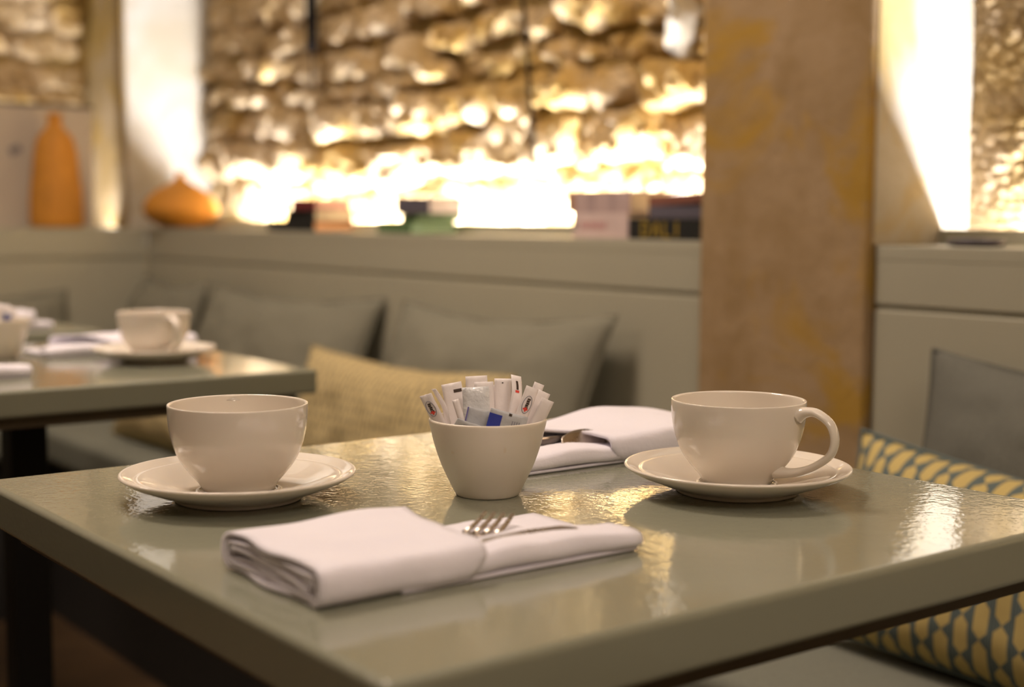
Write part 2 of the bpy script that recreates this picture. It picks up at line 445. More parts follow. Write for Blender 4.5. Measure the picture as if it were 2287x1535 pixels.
# ------------------------------------------------------------------ board, vases
bd = empty('leaning_board', (-3.755, 1.06, SH)); tag(bd, 'pale board leaning behind the tall orange vase', 'picture')
link('panel', box(-.006, .006, -.36, .345, 0, .322, .002), M['board'], bd)
link('frame_edge', box(-.009, .009, -.364, .349, .3225, .332, .002), M['substrate'], bd)['label'] = 'dark top edge'
for y_, t_ in ((.135, .5), (.268, -.5)):
    link('board_mark', xform(box(0, .0012, -.016, .016, -.010, .010), Matrix.Translation((.0062, y_, .205)) @ Matrix.Rotation(t_, 4, 'X')), M['boardmark'], bd)  # two small grey patches on the face of the board
vase_prof = smoothprof([(.0, .001), (.06, .0), (.078, .006), (.080, .05), (.0765, .10), (.070, .15), (.0635, .20), (.053, .235), (.034, .255), (.0225, .268), (.0215, .285), (.024, .297), (.019, .298), (.016, .28), (.016, .25)], 5)
v1 = link('tall_vase', lathe(vase_prof, 48), M['terracotta'], None, (-3.672, 1.276, SH + .001))
tag(v1, 'tall orange bottle-shaped vase with a short neck', 'vase')
v1.scale = (.86, .86, 1)
pot_prof = smoothprof([(.0, .001), (.036, .0), (.050, .003), (.080, .018), (.098, .042), (.094, .066), (.078, .088), (.055, .105), (.030, .118), (.015, .130), (.010, .142), (.012, .148), (.007, .149), (.005, .135)], 5)
v2 = link('squat_vase', lathe(pot_prof, 48), M['terracotta'], None, (-3.505, 1.552, SH + .001))
tag(v2, 'squat round orange vase with a pinched neck on the ledge corner', 'vase')

# ------------------------------------------------------------------ books
def book(loc, L, D, T, rot, cover, pages, label, spine=None, letters=None, group=None):
    """local: x 0..-L along the spine (spine faces -Y), y 0..D, z 0..T; origin at near right corner"""
    e = empty('book', loc, (0, 0, rot)); tag(e, label, 'book', group)
    c = .0022
    link('back_cover', box(-L, 0, 0, D, 0, c, .0006, 1), cover, e)
    link('front_cover', box(-L, 0, 0, D, T - c, T, .0006, 1), cover, e)
    link('spine', box(-L, 0, -.0012, c * .8, 0, T, .0008, 1), spine or cover, e)
    link('page_block', box(-L + .003, -.003, c, D - .003, c, T - c), pages, e)
    if letters:
        for i, (x_, me_, mt) in enumerate(letters):
            link('spine_lettering', me_, mt, e, (x_, -.0016, T / 2), (0, 0, 0))
    return e
pg_cream = bookmat('cream_pages', (.62, .52, .38)); pg_pink = bookmat('pinkish_pages', (.55, .34, .30)); pg_grey = bookmat('lilac_pages', (.50, .46, .50))
dk = bookmat('black_cover', (.02, .02, .018)); red = bookmat('dark_red_cover', (.16, .035, .035)); org = bookmat('orange_pages', (.60, .33, .18))
grn = bookmat('green_cover', (.10, .17, .075)); grn2 = bookmat('pale_green_edge', (.28, .42, .30)); gry = bookmat('slate_cover', (.10, .09, .11))
pnk = bookmat('pale_pink_cover', (.55, .43, .40)); pnk2 = bookmat('dusty_pink_cover', (.44, .33, .31)); ton = bookmat('tan_print', (.35, .20, .12)); gold = bookmat('gold_print', (.32, .22, .03))
brn = bookmat('brown_red_cover', (.20, .085, .06))
# stack A
zz = SH + .0005
book((-2.722, 1.520, zz), .205, .105, .024, .04, dk, org, 'black book with orange page edges, at the bottom of the leftmost stack')
book((-2.722, 1.522, zz + .02405), .150, .100, .024, -.05, dk, pg_cream, 'black book with cream page edges in the middle of the leftmost stack')
book((-2.716, 1.520, zz + .0481), .105, .095, .024, .03, red, pg_pink, 'dark red book with pink page edges on top of the leftmost stack')
# stack B
book((-2.318, 1.512, zz), .150, .104, .025, -.10, grn, grn2, 'green book with a pale blue-green edge, bottom of the middle stack')
book((-2.318, 1.525, zz + .02505), .085, .100, .014, -.22, grn, grn2, 'small green book between the large green one and the grey one')
book((-2.268, 1.522, zz + .0391), .105, .090, .033, .10, gry, pg_grey, 'thick slate grey book with lilac pages on top of the middle stack')
# stack C
def bar(w_, h_, mt): return box(-w_ / 2, w_ / 2, -.0004, .0008, -h_ / 2, h_ / 2)
let = [(-.136, bar(.009, .012, 0), bookmat('grey_mark', (.16, .16, .14)))] + [(-.116 + .0085 * i, bar(.0045, .010 + .003 * (i % 2), 0), bookmat('rose_print', (.45, .22, .21))) for i in range(8)]
book((-1.683, 1.518, zz), .140, .115, .042, 0, pnk, pg_cream, 'thick pale pink book under another beside the black lettered book', letters=let)
let = [(-.152, bar(.020, .030, 0), ton), (-.10, bar(.022, .034, 0), bookmat('mauve_print', (.36, .27, .26))), (-.045, bar(.010, .034, 0), bookmat('mauve_print', (.36, .27, .26)))]
book((-1.679, 1.518, zz + .04205), .158, .120, .036, -.02, pnk2, pg_cream, 'dusty pink hardback with a tan spine end, on the pale pink book', letters=let)
# stack D: gold lettering on black spine
def glyph(strokes, h=.024, w_=.017, t=.0036):
    ms = []
    for (xa, za, xb, zb) in strokes:
        a = Vector((xa * w_, 0, za * h)); b = Vector((xb * w_, 0, zb * h)); L = (b - a).length
        me = box(-t / 2, t / 2, -.0004, .0008, 0, L)
        ang = math.atan2(b.x - a.x, b.z - a.z)
        ms.append(xform(me, Matrix.Translation((a.x - w_ / 2, 0, a.z - h / 2)) @ Matrix.Rotation(ang, 4, 'Y')))
    return join(*ms)
G_D = [(0, 0, 0, 1), (0, 1, .7, .85), (.7, .85, .9, .5), (.9, .5, .7, .15), (.7, .15, 0, 0)]
G_A = [(0, 0, .5, 1), (.5, 1, 1, 0), (.2, .4, .8, .4)]
G_L = [(.1, 0, .1, 1), (.1, 0, .9, 0)]
G_I = [(.5, 0, .5, 1)]
let = [(-.122, glyph(G_D), gold), (-.098, glyph(G_A), gold), (-.073, glyph(G_L), gold), (-.052, glyph(G_I), gold)]
book((-1.5075, 1.508, zz), .163, .120, .033, 0, dk, dk, 'black book with gold spine letters beside the pillar', letters=let)
book((-1.5075, 1.509, zz + .03305), .118, .110, .019, 0, gry, dk, 'slim charcoal book lying on the black lettered book')
bk = book((-1.5075, 1.512, zz + .0535), .122, .100, .016, 0, brn, pnk, 'reddish brown book on top beside the pillar, tilted up at the pillar')
bk.rotation_euler = (0, radians(-2.6), 0); bk.location.z += .0040
# dark tray on right ledge
tr = empty('ashtray', (-1.055, 1.548, SH)); tag(tr, 'small dark metal dish on the ledge right of the pillar', 'dish')
link('dish', xform(lathe(smoothprof([(.0, .003), (.032, .003), (.036, .009), (.038, .0095), (.039, .008), (.036, .001), (.0, .0005)], 3), 32), Matrix.Scale(.75, 4, (0, 1, 0))), plain('dark_pewter', (.10, .09, .10), .3, .6), tr)
# cords
def cord(x, y, zt, zb, r, name, label, lean=0):
    e = empty('hanging_cable', (x, y, zb)); tag(e, label, 'cable')
    pts = [(lean * (1 - t), 0, (zt - zb) * t) for t in [i / 12 for i in range(13)]]
    link('flex', sweep(pts, lambda t: (r, r), 8, Vector((0, 1, 0))), M['black'], e)
    return e
c1 = cord(-2.969, 1.655, 2.62, Z(.31), .0028, '', 'black hanging cable with a thick upper sleeve in front of the stones, farther left')
link('sleeve', lathe(smoothprof([(0, 0), (.009, .0), (.013, .01), (.013, .35), (.010, .36), (0, .36)], 3), 20), M['black'], c1, (0, 0, .10))
c2 = cord(-2.105, 1.655, 2.62, Z(.10), .0042, '', 'thin black hanging cable in front of the stones, nearer the pillar', lean=0)
c2.rotation_euler = (0, radians(-7), 0)
for ch in [k for k in bpy.data.objects if k.parent == c2]: ch.scale.z = 1

# ------------------------------------------------------------------ cushions
def pillow(wd, ht, th, seed=0, nx=44, nz=30, wr=.006, sag=.16):
    """stands in XZ, faces -Y; base z=0; returns mesh with UV in metres"""
    bm = bmesh.new(); uvl = bm.loops.layers.uv.new('UVMap')
    def pt(u, v, s):
        # pinched outline
        k = 1 - .055 * (1 - v * v); kz = 1 - (sag if v > 0 else .06) * (1 - abs(u) ** 1.6) * abs(v)
        x = u * wd / 2 * k; z = v * ht / 2 * kz
        d = th / 2 * ((1 - abs(u) ** 2.6) * (1 - abs(v) ** 2.6)) ** .62
        n_ = fbm((x + seed, s, z), 7, 3)
        d += wr * n_ * 1.6 * min(1, 4 * (1 - abs(u)), 4 * (1 - abs(v))) * (1 if d > 0 else 0)
        return Vector((x, -s * d, z + ht / 2 + .004 * fbm((x + seed, 5, 0), 5)))
    for s in (1, -1):
        g = [[bm.verts.new(pt(i / nx * 2 - 1, j / nz * 2 - 1, s)) for i in range(nx + 1)] for j in range(nz + 1)]
        for j in range(nz):
            for i in range(nx):
                q = [(i, j), (i + 1, j), (i + 1, j + 1), (i, j + 1)]
                if s < 0: q = q[::-1]
                f = bm.faces.new([g[b_][a_] for a_, b_ in q]); f.smooth = True
                for l, (a_, b_) in zip(f.loops, q): l[uvl].uv = (a_ / nx * wd, b_ / nz * ht)
    bmesh.ops.remove_doubles(bm, verts=bm.verts, dist=2e-4)
    me = bpy.data.meshes.new('m'); bm.to_mesh(me); bm.free(); return me
def cushion(x, y, z, wd, ht, th, lean, yaw, roll, mat, label, seed, group=None):
    e = empty('cushion', (x, y, z), (0, 0, yaw)); tag(e, label, 'cushion', group)
    me = pillow(wd, ht, th, seed)
    c = link('cover', me, mat, e); c.rotation_euler = (-lean, roll, 0)
    # piping seam round the edge
    pts = []
    for k in range(96):
        t = k / 96 * 4; s_ = int(t); f = (t - s_) * 2 - 1
        u, v = [(f, -1), (1, f), (-f, 1), (-1, -f)][s_]
        kx = 1 - .055 * (1 - v * v); kz = 1 - (.16 if v > 0 else .06) * (1 - abs(u) ** 1.6) * abs(v)
        pts.append((u * wd / 2 * kx, 0, v * ht / 2 * kz + ht / 2))
    pts.append(pts[0])
    link('seam', sweep(pts, lambda t: (.0022, .0022), 6, Vector((0, 1, 0)), False), mat, c)
    return e
SEAT = .4525
gg = 'grey-green linen cushions along the bench'
cushion(-1.975, 1.36, SEAT, .66, .340, .15, radians(20), radians(-2), radians(-1), M['linen'], 'grey-green cushion leaning on the bench back just left of the pillar', 1.3, gg)
cushion(-2.74, 1.36, SEAT, .72, .335, .15, radians(20), radians(3), 0, M['linen'], 'grey-green cushion behind the right end of the farther table', 4.1, gg)
cushion(-3.37, 1.37, SEAT, .46, .335, .13, radians(18), radians(-4), 0, M['linen'], 'grey-green cushion in the bench corner, behind the farther cup', 7.7, gg)
cushion(-3.47, .98, SEAT, .56, .30, .13, radians(18), radians(90), 0, M['linen'], 'grey-green cushion against the left bench return', 9.2, gg)
cushion(-.735, 1.375, SEAT, .64, .320, .14, radians(14), radians(0), radians(1.5), M['linen2'], 'grey linen cushion at the right edge behind the patterned one', 12.4, gg)
yg = 'yellow patterned cushions on the bench'
cushion(-1.99, 1.21, SEAT, .58, .25, .12, radians(18), radians(4), radians(.5), M['lozenge_far'], 'yellow patterned cushion behind the sugar bowl and the left cup', 15.5, yg)
cushion(-2.66, 1.13, SEAT, .56, .20, .12, radians(30), radians(0), 0, M['lozenge_far'], 'yellow patterned cushion half hidden behind the farther table edge', 18.5, yg)
cushion(-3.25, 1.13, SEAT, .50, .215, .11, radians(18), radians(60), 0, M['lozenge_far'], 'yellow patterned cushion behind the farther cup in the corner', 21.5, yg)
cushion(-.735, 1.215, SEAT, .60, .232, .14, radians(20), radians(1), radians(3.5), M['lozenge'], 'yellow and blue-grey lozenge cushion at the right behind the near table', 25.5, yg)

# ------------------------------------------------------------------ tables
TZ = Z(-.1925)
def table(x1, y0, y1, label, wd=.55):
    cx, cy = x1 - wd / 2, (y0 + y1) / 2; hy = (y1 - y0) / 2
    e = empty('table', (cx, cy, 0)); tag(e, label, 'table', None)
    link('table_top', box(-wd / 2, wd / 2, -hy, hy, TZ - .031, TZ, .0045, 4), M['lacquer'], e)
    link('support_board', box(-wd / 2 + .02, wd / 2 - .02, -hy + .02, hy - .02, TZ - .046, TZ - .0312, .002), M['substrate'], e)
    link('mounting_plate', box(-.12, .12, -.12, .12, TZ - .054, TZ - .0462, .002), M['blackmetal'], e)
    link('pedestal', box(-.024, .024, -.024, .024, .02, TZ - .0542, .004), M['blackmetal'], e)
    link('foot_plate', box(-.2, .2, -.2, .2, .0125, .022, .003), M['blackmetal'], e)
    return e
table(-.474, .296, .858, 'near square sage table with glossy top in the foreground')
table(-1.530, .296, .858, 'farther sage table at the left with one cup in view')

table(-2.272, .296, .858, 'farthest sage table at the left edge, with a rolled napkin')
# ------------------------------------------------------------------ crockery
saucer_prof = smoothprof([(0, .0055), (.024, .0055), (.0265, .0068), (.029, .0062), (.042, .0082), (.056, .0125), (.0665, .0158), (.0695, .0157), (.0730, .0172), (.0775, .0190), (.0793, .0188), (.0790, .0170), (.072, .0128), (.058, .0072), (.046, .0032), (.0435, .0008), (.0425, .0), (.0405, .0008), (.039, .0028), (0, .0030)], 5)
saucer_me = lathe(saucer_prof, 128); saucer_me.materials.append(M['porcelain'])
cup_out = [(0, .002), (.019, .002), (.022, .0), (.0245, .0005), (.0255, .0025), (.0278, .006), (.0335, .0125), (.0392, .0205), (.0432, .030), (.0458, .0400), (.0469, .049), (.0472, .0575), (.0466, .0588), (.0455, .0585), (.0449, .057), (.0446, .050), (.0436, .041), (.0410, .031), (.0370, .022), (.0310, .0135), (.0235, .0078), (.014, .0052), (0, .005)]
cup_me = lathe(smoothprof(cup_out, 4), 128); cup_me.materials.append(M['porcelain'])
hp = smoothprof([(.0462, 0, .0515), (.052, 0, .0540), (.060, 0, .0540), (.0700, 0, .0475), (.0735, 0, .0370), (.0705, 0, .0265), (.060, 0, .0180), (.048, 0, .0125), (.037, 0, .0105), (.0305, 0, .0110)], 5)
def hsec(t):
    e_ = abs(t - .5) * 2
    return (.0048 + .0022 * e_ ** 3, .0026 + .0030 * e_ ** 4)
handle_me = sweep(hp, hsec, 16, Vector((0, 1, 0))); 
# width across the handle is along local y, so swap the section roles
handle_me = sweep(hp, lambda t: (hsec(t)[1], hsec(t)[0]), 16, Vector((0, 1, 0)))
handle_me.materials.append(M['porcelain'])
def saucer(x, y, rot, label, group):
    o = bpy.data.objects.new('saucer', saucer_me); col.objects.link(o); o.location = (x, y, TZ + .0003); o.rotation_euler = (0, 0, rot)
    return tag(o, label, 'saucer', group)
def cup(x, y, ang, label, group, tilt=0):
    e = empty('cup', (x, y, TZ + .0068), (0, 0, ang)); tag(e, label, 'cup', group)
    link('bowl', cup_me, None, e); link('handle', handle_me, None, e)
    return e
cg, sg = 'white teacups', 'white saucers'
RA = math.atan2(.79588, .60544)      # direction of picture right on the floor
saucer(-.856, .418, 0, 'white saucer under the left cup on the near table', sg)
cup(-.856, .418, RA + radians(105), 'white cup on the left of the near table, handle turned out of sight', cg)
saucer(-.674, .714, 0, 'white saucer under the right cup on the near table', sg)
cup(-.674, .714, RA - radians(38), 'white cup with its handle showing at right on the near table', cg)
saucer(-1.737, .729, 0, 'white saucer on the farther table', sg)
cup(-1.737, .729, RA - radians(52), 'white cup on the farther table, handle towards the camera', cg)
bowl_prof = smoothprof([(0, .002), (.017, .002), (.0205, .0), (.0225, .0012), (.0265, .009), (.0325, .022), (.0372, .036), (.0396, .046), (.0408, .0510), (.0408, .0528), (.0398, .0534), (.0388, .0526), (.0380, .048), (.035, .036), (.030, .022), (.024, .010), (.018, .005), (0, .0045)], 5)
bowl_me = lathe(bowl_prof, 96); bowl_me.materials.append(M['porcelain_bowl'])
def bowl(x, y, label):
    o = bpy.data.objects.new('sugar_bowl', bowl_me); col.objects.link(o); o.location = (x, y, TZ + .0003); o.scale = (1.0, 1.0, 1.0)
    return tag(o, label, 'bowl', 'white sugar bowls')
BX, BY = -.768, .564
bowl(BX, BY, 'white conical bowl packed with sugar sachets on the near table')
bowl(-1.883, .572, 'white conical sugar bowl at the left edge of the farther table')

# ------------------------------------------------------------------ sachets
RX = Vector((.60544, .79588, 0)).normalized(); TC = Vector((.79588, -.60544, 0)); UP = Vector((0, 0, 1))
PXM = 3221.0
def sachet(bx, by, tx, ty, wpx, dep, dept, kind, label, yaw=0, curl=0, bow=.0, bands=(), origin=(BX, BY), name='sugar_sachet', marks=(), puff=.0012, folded=False, group='paper sachets in the near sugar bowl'):
    """pixel-scaled offsets from the bowl axis (1088, rim 940); b = lower end, t = top end; dep: metres towards the camera"""
    O = Vector((origin[0], origin[1], TZ + .0516))
    B = O + RX * ((bx - 1088) / PXM) + UP * ((940 - by) / PXM) + TC * dep
    T = O + RX * ((tx - 1088) / PXM) + UP * ((940 - ty) / PXM) + TC * dept
    ax = (T - B); L = ax.length; ax.normalize()
    side = (RX * cos(yaw) + TC * sin(yaw)); side = (side - ax * side.dot(ax)).normalized(); nrm = side.cross(ax).normalized()
    if nrm.dot(TC) < 0: nrm = -nrm
    wd = wpx / PXM; nu, nv = 6, 18
    e = empty(name, B); tag(e, label, 'sachet', group)
    e.matrix_world = Matrix((( side.x, ax.x, nrm.x, B.x), (side.y, ax.y, nrm.y, B.y), (side.z, ax.z, nrm.z, B.z), (0, 0, 0, 1)))
    def P(u, v, s):
        x = (u - .5) * wd; y = v * L
        edge = min(1, v / .12, (1 - v) / .12); d = puff * max(0, edge) * (1 - (2 * u - 1) ** 2) ** .5
        z = s * (d + .00018) + curl * max(0, v - .6) ** 2 * 6 * L + bow * sin(pi * v) + .0006 * noise.noise(Vector((x * 90 + bx, y * 90, by * .1)))
        if v > .93: z += .0004 * sin(u * 60)
        return (x, y, z)
    vs_, fs = [], []
    for s in (1, -1):
        for j in range(nv + 1):
            for i in range(nu + 1): vs_.append(P(i / nu, j / nv, s))
    N = (nu + 1) * (nv + 1); W_ = nu + 1
    for j in range(nv):
        for i in range(nu):
            a = j * W_ + i; fs.append((a, a + 1, a + W_ + 1, a + W_)); fs.append((N + a, N + a + W_, N + a + W_ + 1, N + a + 1))
    ring = [i for i in range(W_)] + [j * W_ + nu for j in range(1, nv + 1)] + [nv * W_ + i for i in range(nu - 1, -1, -1)] + [j * W_ for j in range(nv - 1, 0, -1)]
    for k in range(len(ring)):
        a, b = ring[k], ring[(k + 1) % len(ring)]; fs.append((a, N + a, N + b, b))
    link('wrapper', mesh(vs_, fs), M[kind], e)
    # prints: patches that follow the surface
    def patch(u0, u1, v0, v1, mat, nm='print'):
        pv, pf = [], []
        for j in range(5):
            for i in range(5):
                x, y, z = P(u0 + (u1 - u0) * i / 4, v0 + (v1 - v0) * j / 4, 1); pv.append((x, y, z + .00028))
        for j in range(4):
            for i in range(4): a = j * 5 + i; pf.append((a, a + 1, a + 6, a + 5))
        o_ = link(nm, mesh(pv, pf), M[mat], e)
    for bnd in bands: patch(*bnd)
    for mk in marks:
        if mk[0] == 'logo':
            _, vc, hl = mk
            # thin oval outline
            pts = []
            for k in range(25):
                a = 2 * pi * k / 24; x, y, z = P(.5 + .34 * cos(a), vc + hl * sin(a), 1); pts.append((x, y, z + .0003))
            link('logo_outline', sweep(pts, lambda t: (.00022, .00022), 4, Vector((0, 0, 1)), False), M['greyprint'], e)
            for q in range(5):
                v0 = vc + hl * (.72 - .24 * q); patch(.40 - .02 * (q % 2), .62 + .03 * ((q + 1) % 2), v0 - hl * .19, v0, 'brownprint', 'logo_letter')
            patch(.30, .70, vc - hl * .62, vc - hl * .44, 'redprint', 'logo_mark'); patch(.44, .58, vc - hl * .8, vc - hl * .3, 'redprint', 'logo_mark')
    return e
S = sachet
S(1020, 1030, 950, 880, 31, -.004, .006, 'paper', 'leftmost paper sugar stick with an oval logo', yaw=.35, marks=[('logo', .80, .11)])
S(1015, 1010, 981, 866, 17, .0, -.002, 'paper', 'narrow white stick seen edge-on, second from the left', yaw=1.0, curl=.12)
S(1035, 1020, 1004, 862, 46, -.012, -.016, 'paper', 'white sachet with a dark brown bar near its top, left of centre', bands=[(.55, .95, .86, .905, 'brownprint')])
S(1070, 1020, 1060, 849, 50, -.020, -.026, 'paper', 'white sachet with a crimped top edge, tallest left of centre', bands=[(.05 + .13 * i, .09 + .13 * i, .93, .985, 'greyprint') for i in range(0)])
S(1084, 1010, 1078, 858, 44, -.012, -.014, 'paper', 'white sachet just right of the crimped one')
S(1120, 1010, 1121, 854, 39, -.016, -.024, 'paper', 'straight white sachet standing upright right of centre', bands=[(.45, .53, .93, .945, 'brownprint')])
S(1110, 1010, 1106, 870, 34, -.022, -.028, 'paper', 'white sachet mostly hidden at the back of the bowl')
S(1128, 1010, 1163, 845, 27, -.006, -.012, 'paper', 'tall white stick with a torn curled tip', yaw=-.5, curl=-.15, bands=[(.25, .6, .78, .81, 'redprint'), (.35, .55, .82, .93, 'brownprint')])
S(1128, 1020, 1188, 864, 30, .006, .002, 'paper', 'slanting sugar stick with an oval logo, right of centre', yaw=-.3, marks=[('logo', .76, .12)])
S(1140, 1020, 1204, 861, 24, -.010, -.014, 'paper', 'narrow white stick poking up at the right', yaw=-.2)
S(1150, 1020, 1214, 876, 30, -.004, -.004, 'paper', 'white stick second from the right')
S(1158, 1030, 1222, 890, 31, .004, .006, 'paper', 'rightmost white stick leaning over the rim', yaw=-.3)
S(1066, 985, 1060, 866, 60, -.004, -.004, 'clearfilm', 'crinkled clear plastic sachet in the middle of the bowl', puff=.003)
S(1052, 1000, 1017, 888, 15, .012, .012, 'paper', 'thin white stick in front of the barred sachet', yaw=.2)
S(1052, 985, 1070, 905, 50, .014, .018, 'foil', 'silver sachet with a lilac edge, front centre', bands=[(.0, .06, .35, 1, 'lilacprint')])
S(1112, 1005, 1137, 911, 84, .019, .023, 'foil', 'silver and blue sachet, front right of centre', bands=[(.0, .34, .3, .9, 'blueprint'), (.50, .58, .93, .985, 'brownprint')] + [(.62 + .06 * i, .645 + .06 * i, .55, .84, 'greyprint') for i in range(4)])
S(1048, 962, 1054, 932, 84, .0235, .030, 'foil', 'pale sachet lying low against the front of the rim', bands=[(.04, .97, .40, .50, 'lilacprint')]).rotation_euler.rotate_axis('Z', -.27)
# farther bowl: only the tops show
for i, (dx, ty, wv, kd, pl) in enumerate([(-60, 850, 40, 'paper', 'leftmost'), (-20, 845, 46, 'paper', 'tallest, left of centre'), (22, 850, 42, 'paper', 'right of centre'), (58, 862, 34, 'paper', 'rightmost')]):
    S(1088 + dx * .5, 1010, 1088 + dx, ty + 25, wv, -.004, -.008, kd, 'white sachet in the farther sugar bowl, ' + pl, origin=(-1.883, .572), group='sachets in the farther bowl')
S(1120, 1000, 1150, 905, 46, .014, .018, 'foil', 'silver and blue sachet in the farther bowl', origin=(-1.883, .572), bands=[(.3, .9, .5, .95, 'blueprint')], group='sachets in the farther bowl').name

# ------------------------------------------------------------------ napkins
def rr_path(x0, x1, z0, z1, r, n=6, start=0):
    """rounded rectangle, counter clockwise from bottom middle"""
    pts = [((x0 + x1) / 2, z0)]
    for cx, cz, a0 in ((x1 - r, z0 + r, -90), (x1 - r, z1 - r, 0), (x0 + r, z1 - r, 90), (x0 + r, z0 + r, 180)):
        for k in range(n + 1):
            a = radians(a0 + 90 * k / n); pts.append((cx + r * cos(a), cz + r * sin(a)))
    pts.append(((x0 + x1) / 2, z0)); return pts
def densify(pts, step):
    out = [pts[0]]
    for a, b in zip(pts, pts[1:]):
        L = math.hypot(b[0] - a[0], b[1] - a[1]); k = max(1, int(L / step))
        for i in range(1, k + 1): out.append((a[0] + (b[0] - a[0]) * i / k, a[1] + (b[1] - a[1]) * i / k))
    return out
def sheet(path, th, y0f, y1f, ny=14, deform=None, seed=0):
    """cloth of thickness th whose cross-section follows path, swept along y"""
    path = densify(path, .005); n = len(path); vs_, fs = [], []
    offs = []
    for i, p in enumerate(path):
        a = path[max(0, i - 1)]; b = path[min(n - 1, i + 1)]; dx, dz = b[0] - a[0], b[1] - a[1]; L = math.hypot(dx, dz) or 1
        offs.append((-dz / L * th, dx / L * th))       # to the left of travel = inside
    ring = [(p[0], p[1]) for p in path] + [(p[0] + o[0], p[1] + o[1]) for p, o in zip(path, offs)][::-1]
    m_ = len(ring)
    for j in range(ny + 1):
        t = j / ny
        for x, z in ring:
            y = y0f(x, z) * (1 - t) + y1f(x, z) * t
            v = Vector((x, y, z))
            if deform: v = deform(v)
            vs_.append(v)
    for j in range(ny):
        for k in range(m_):
            k2 = (k + 1) % m_; fs.append((j * m_ + k, j * m_ + k2, (j + 1) * m_ + k2, (j + 1) * m_ + k))
    # end caps as quads strip
    for j in (0, ny):
        for k in range(n - 1):
            q = (j * m_ + k, j * m_ + k + 1, j * m_ + (m_ - 2 - k), j * m_ + (m_ - 1 - k)); fs.append(q)
    return mesh(vs_, fs)
def napkin(loc, rot, near_at_high_x, L, ys_near, ys_far, hump, label, W=.11, H=.021, fold=True, tip_cut=.0, seed=0.):
    e = empty('napkin', loc, (0, 0, rot)); tag(e, label, 'napkin', 'white folded napkins')
    def nx(x): return x if near_at_high_x else W - x      # authoring: near side = high x
    def soft(v):
        q = Vector((v.x * 1.0 + seed, v.y, v.z)); k = min(1, v.z / .010)
        v.z += k * (.0022 * fbm(q, 16, 2) + hump * math.exp(-((v.y - ys_near * .42) / .045) ** 2) * (v.z / H) * (.45 + .55 * (1 - v.x / W)))
        v.x += .0016 * fbm(q + Vector((3, 0, 0)), 14, 2)
        v.z = max(v.z, .0003)
        return v
    def fin(me):
        if not near_at_high_x:
            me.transform(Matrix.Translation((W, 0, 0)) @ Matrix.Scale(-1, 4, (1, 0, 0))); me.flip_normals()
        return me
    yend = lambda x, z: ys_near + (ys_far - ys_near) * max(0.0, 1 - x / W) ** 2.6 * (1 if z > .004 else .3) - .010 * (1 - min(1, z / .012)) * (1 if x > W * .7 else 0)
    # outer sleeve
    sl = sheet(rr_path(0, W, .0004, H, .0085), .0022, lambda x, z: .002 * sin(x * 90), yend, 18, soft)
    # layers folded inside, at the closed end
    inner = densify([(W * .08, .0040), (W * .5, .0036), (W * .93, .0038)], .005)
    in1 = sheet(rr_path(.0035, W - .0045, .0032, H - .0045, .006), .0018, lambda x, z: .001, lambda x, z: .034, 5, soft)
    s_path = [(.010, .0115), (.030, .0105), (.055, .0095), (.080, .0085), (.092, .0065), (.094, .0058)]
    in2 = sheet(s_path, .0022, lambda x, z: .001, lambda x, z: .032, 4, soft)
    extra = []
    for z_, a_, b_ in ((.0052, .008, W - .012), (.0140, .012, W - .010), (.0118, W * .35, W - .009)):
        extra.append(sheet([(a_, z_), (W * .4 + a_ * .3, z_ + .0012), (b_ - .02, z_ - .0006), (b_, z_ - .0016)], .0016, lambda x, z: .0005 + .003 * sin(x * 60) ** 2, lambda x, z: .014, 3, soft))
    s_path = [(.060, .0055), (.072, .0078), (.084, .0080), (.096, .0058), (.098, .0056)]
    in3 = sheet(s_path[::1], .0018, lambda x, z: .003, lambda x, z: .030, 4, soft)
    # pocket sheet that shows at the open end, near edge rolled over
    def tip(x, z): return L - tip_cut * (1 - x / W)
    lay = [(W - .030, .0070), (W - .034, .0115), (W - .016, .0125), (W - .005, .0118), (W - .0015, .0078), (W - .003, .0035), (W - .010, .0029), (W * .5, .0029), (.006, .0029)]
    lay = smoothprof(lay, 4)
    def soft2(v):
        q = Vector((v.x + seed + 5, v.y, v.z)); k = min(1, v.z / .008)
        t = max(0, min(1, (v.y - ys_near + .03) / (L - ys_near + .03)))
        v.z += k * (.0020 * fbm(q, 20, 2)) + (v.z / .0125) * .0035 * sin(pi * t) * (1 if v.x > W * .6 else 0)
        v.x += .0025 * fbm(Vector((0, v.y + seed, 4)), 12, 2)
        v.z = max(v.z, .0026)
        return v
    l1 = sheet(lay[::-1], .0016, lambda x, z: .045, tip, 22, soft2)
    # flat under sheet
    l2 = sheet([(.004, .0003), (W * .3, .0003), (W * .7, .0003), (W - .004, .0003)], .0020, lambda x, z: .05, lambda x, z: tip(x, z) - .001, 16, None)
    l3 = sheet([(.012, .0050), (W * .3, .0052), (W * .65, .0050)], .0016, lambda x, z: .06, lambda x, z: tip(x, z) - .006 - .05 * (1 - x / W), 16, soft2)
    link('sleeve', fin(join(sl, in1, in2, in3, *extra)), M['napkin'], e)
    link('pocket', fin(join(l1, l2, l3)), M['napkin'], e)
    return e
nap1 = napkin((-.690, .326, TZ + .0004), 0, True, .212, .100, .118, .0, 'folded white napkin in front, fork and knife in its open end', seed=1.)
nap2 = napkin((-.800, .838, TZ + .0004), pi, False, .214, .130, .172, .008, 'folded white napkin at the back between bowl and right cup', seed=4.3)
napkin((-1.752, .333, TZ + .0004), 0, True, .205, .100, .118, .0, 'white napkin at the left edge of the farther table, a spoon on it', seed=7.)
napkin((-2.432, .592, TZ + .0004), 0, True, .205, .175, .190, .0, 'thick rolled white napkin on the farthest table at the left edge', H=.030, seed=3.)
napkin((-1.845, .838, TZ + .0004), pi, False, .214, .128, .175, .004, 'white napkin behind the cup on the farther table', seed=9.)

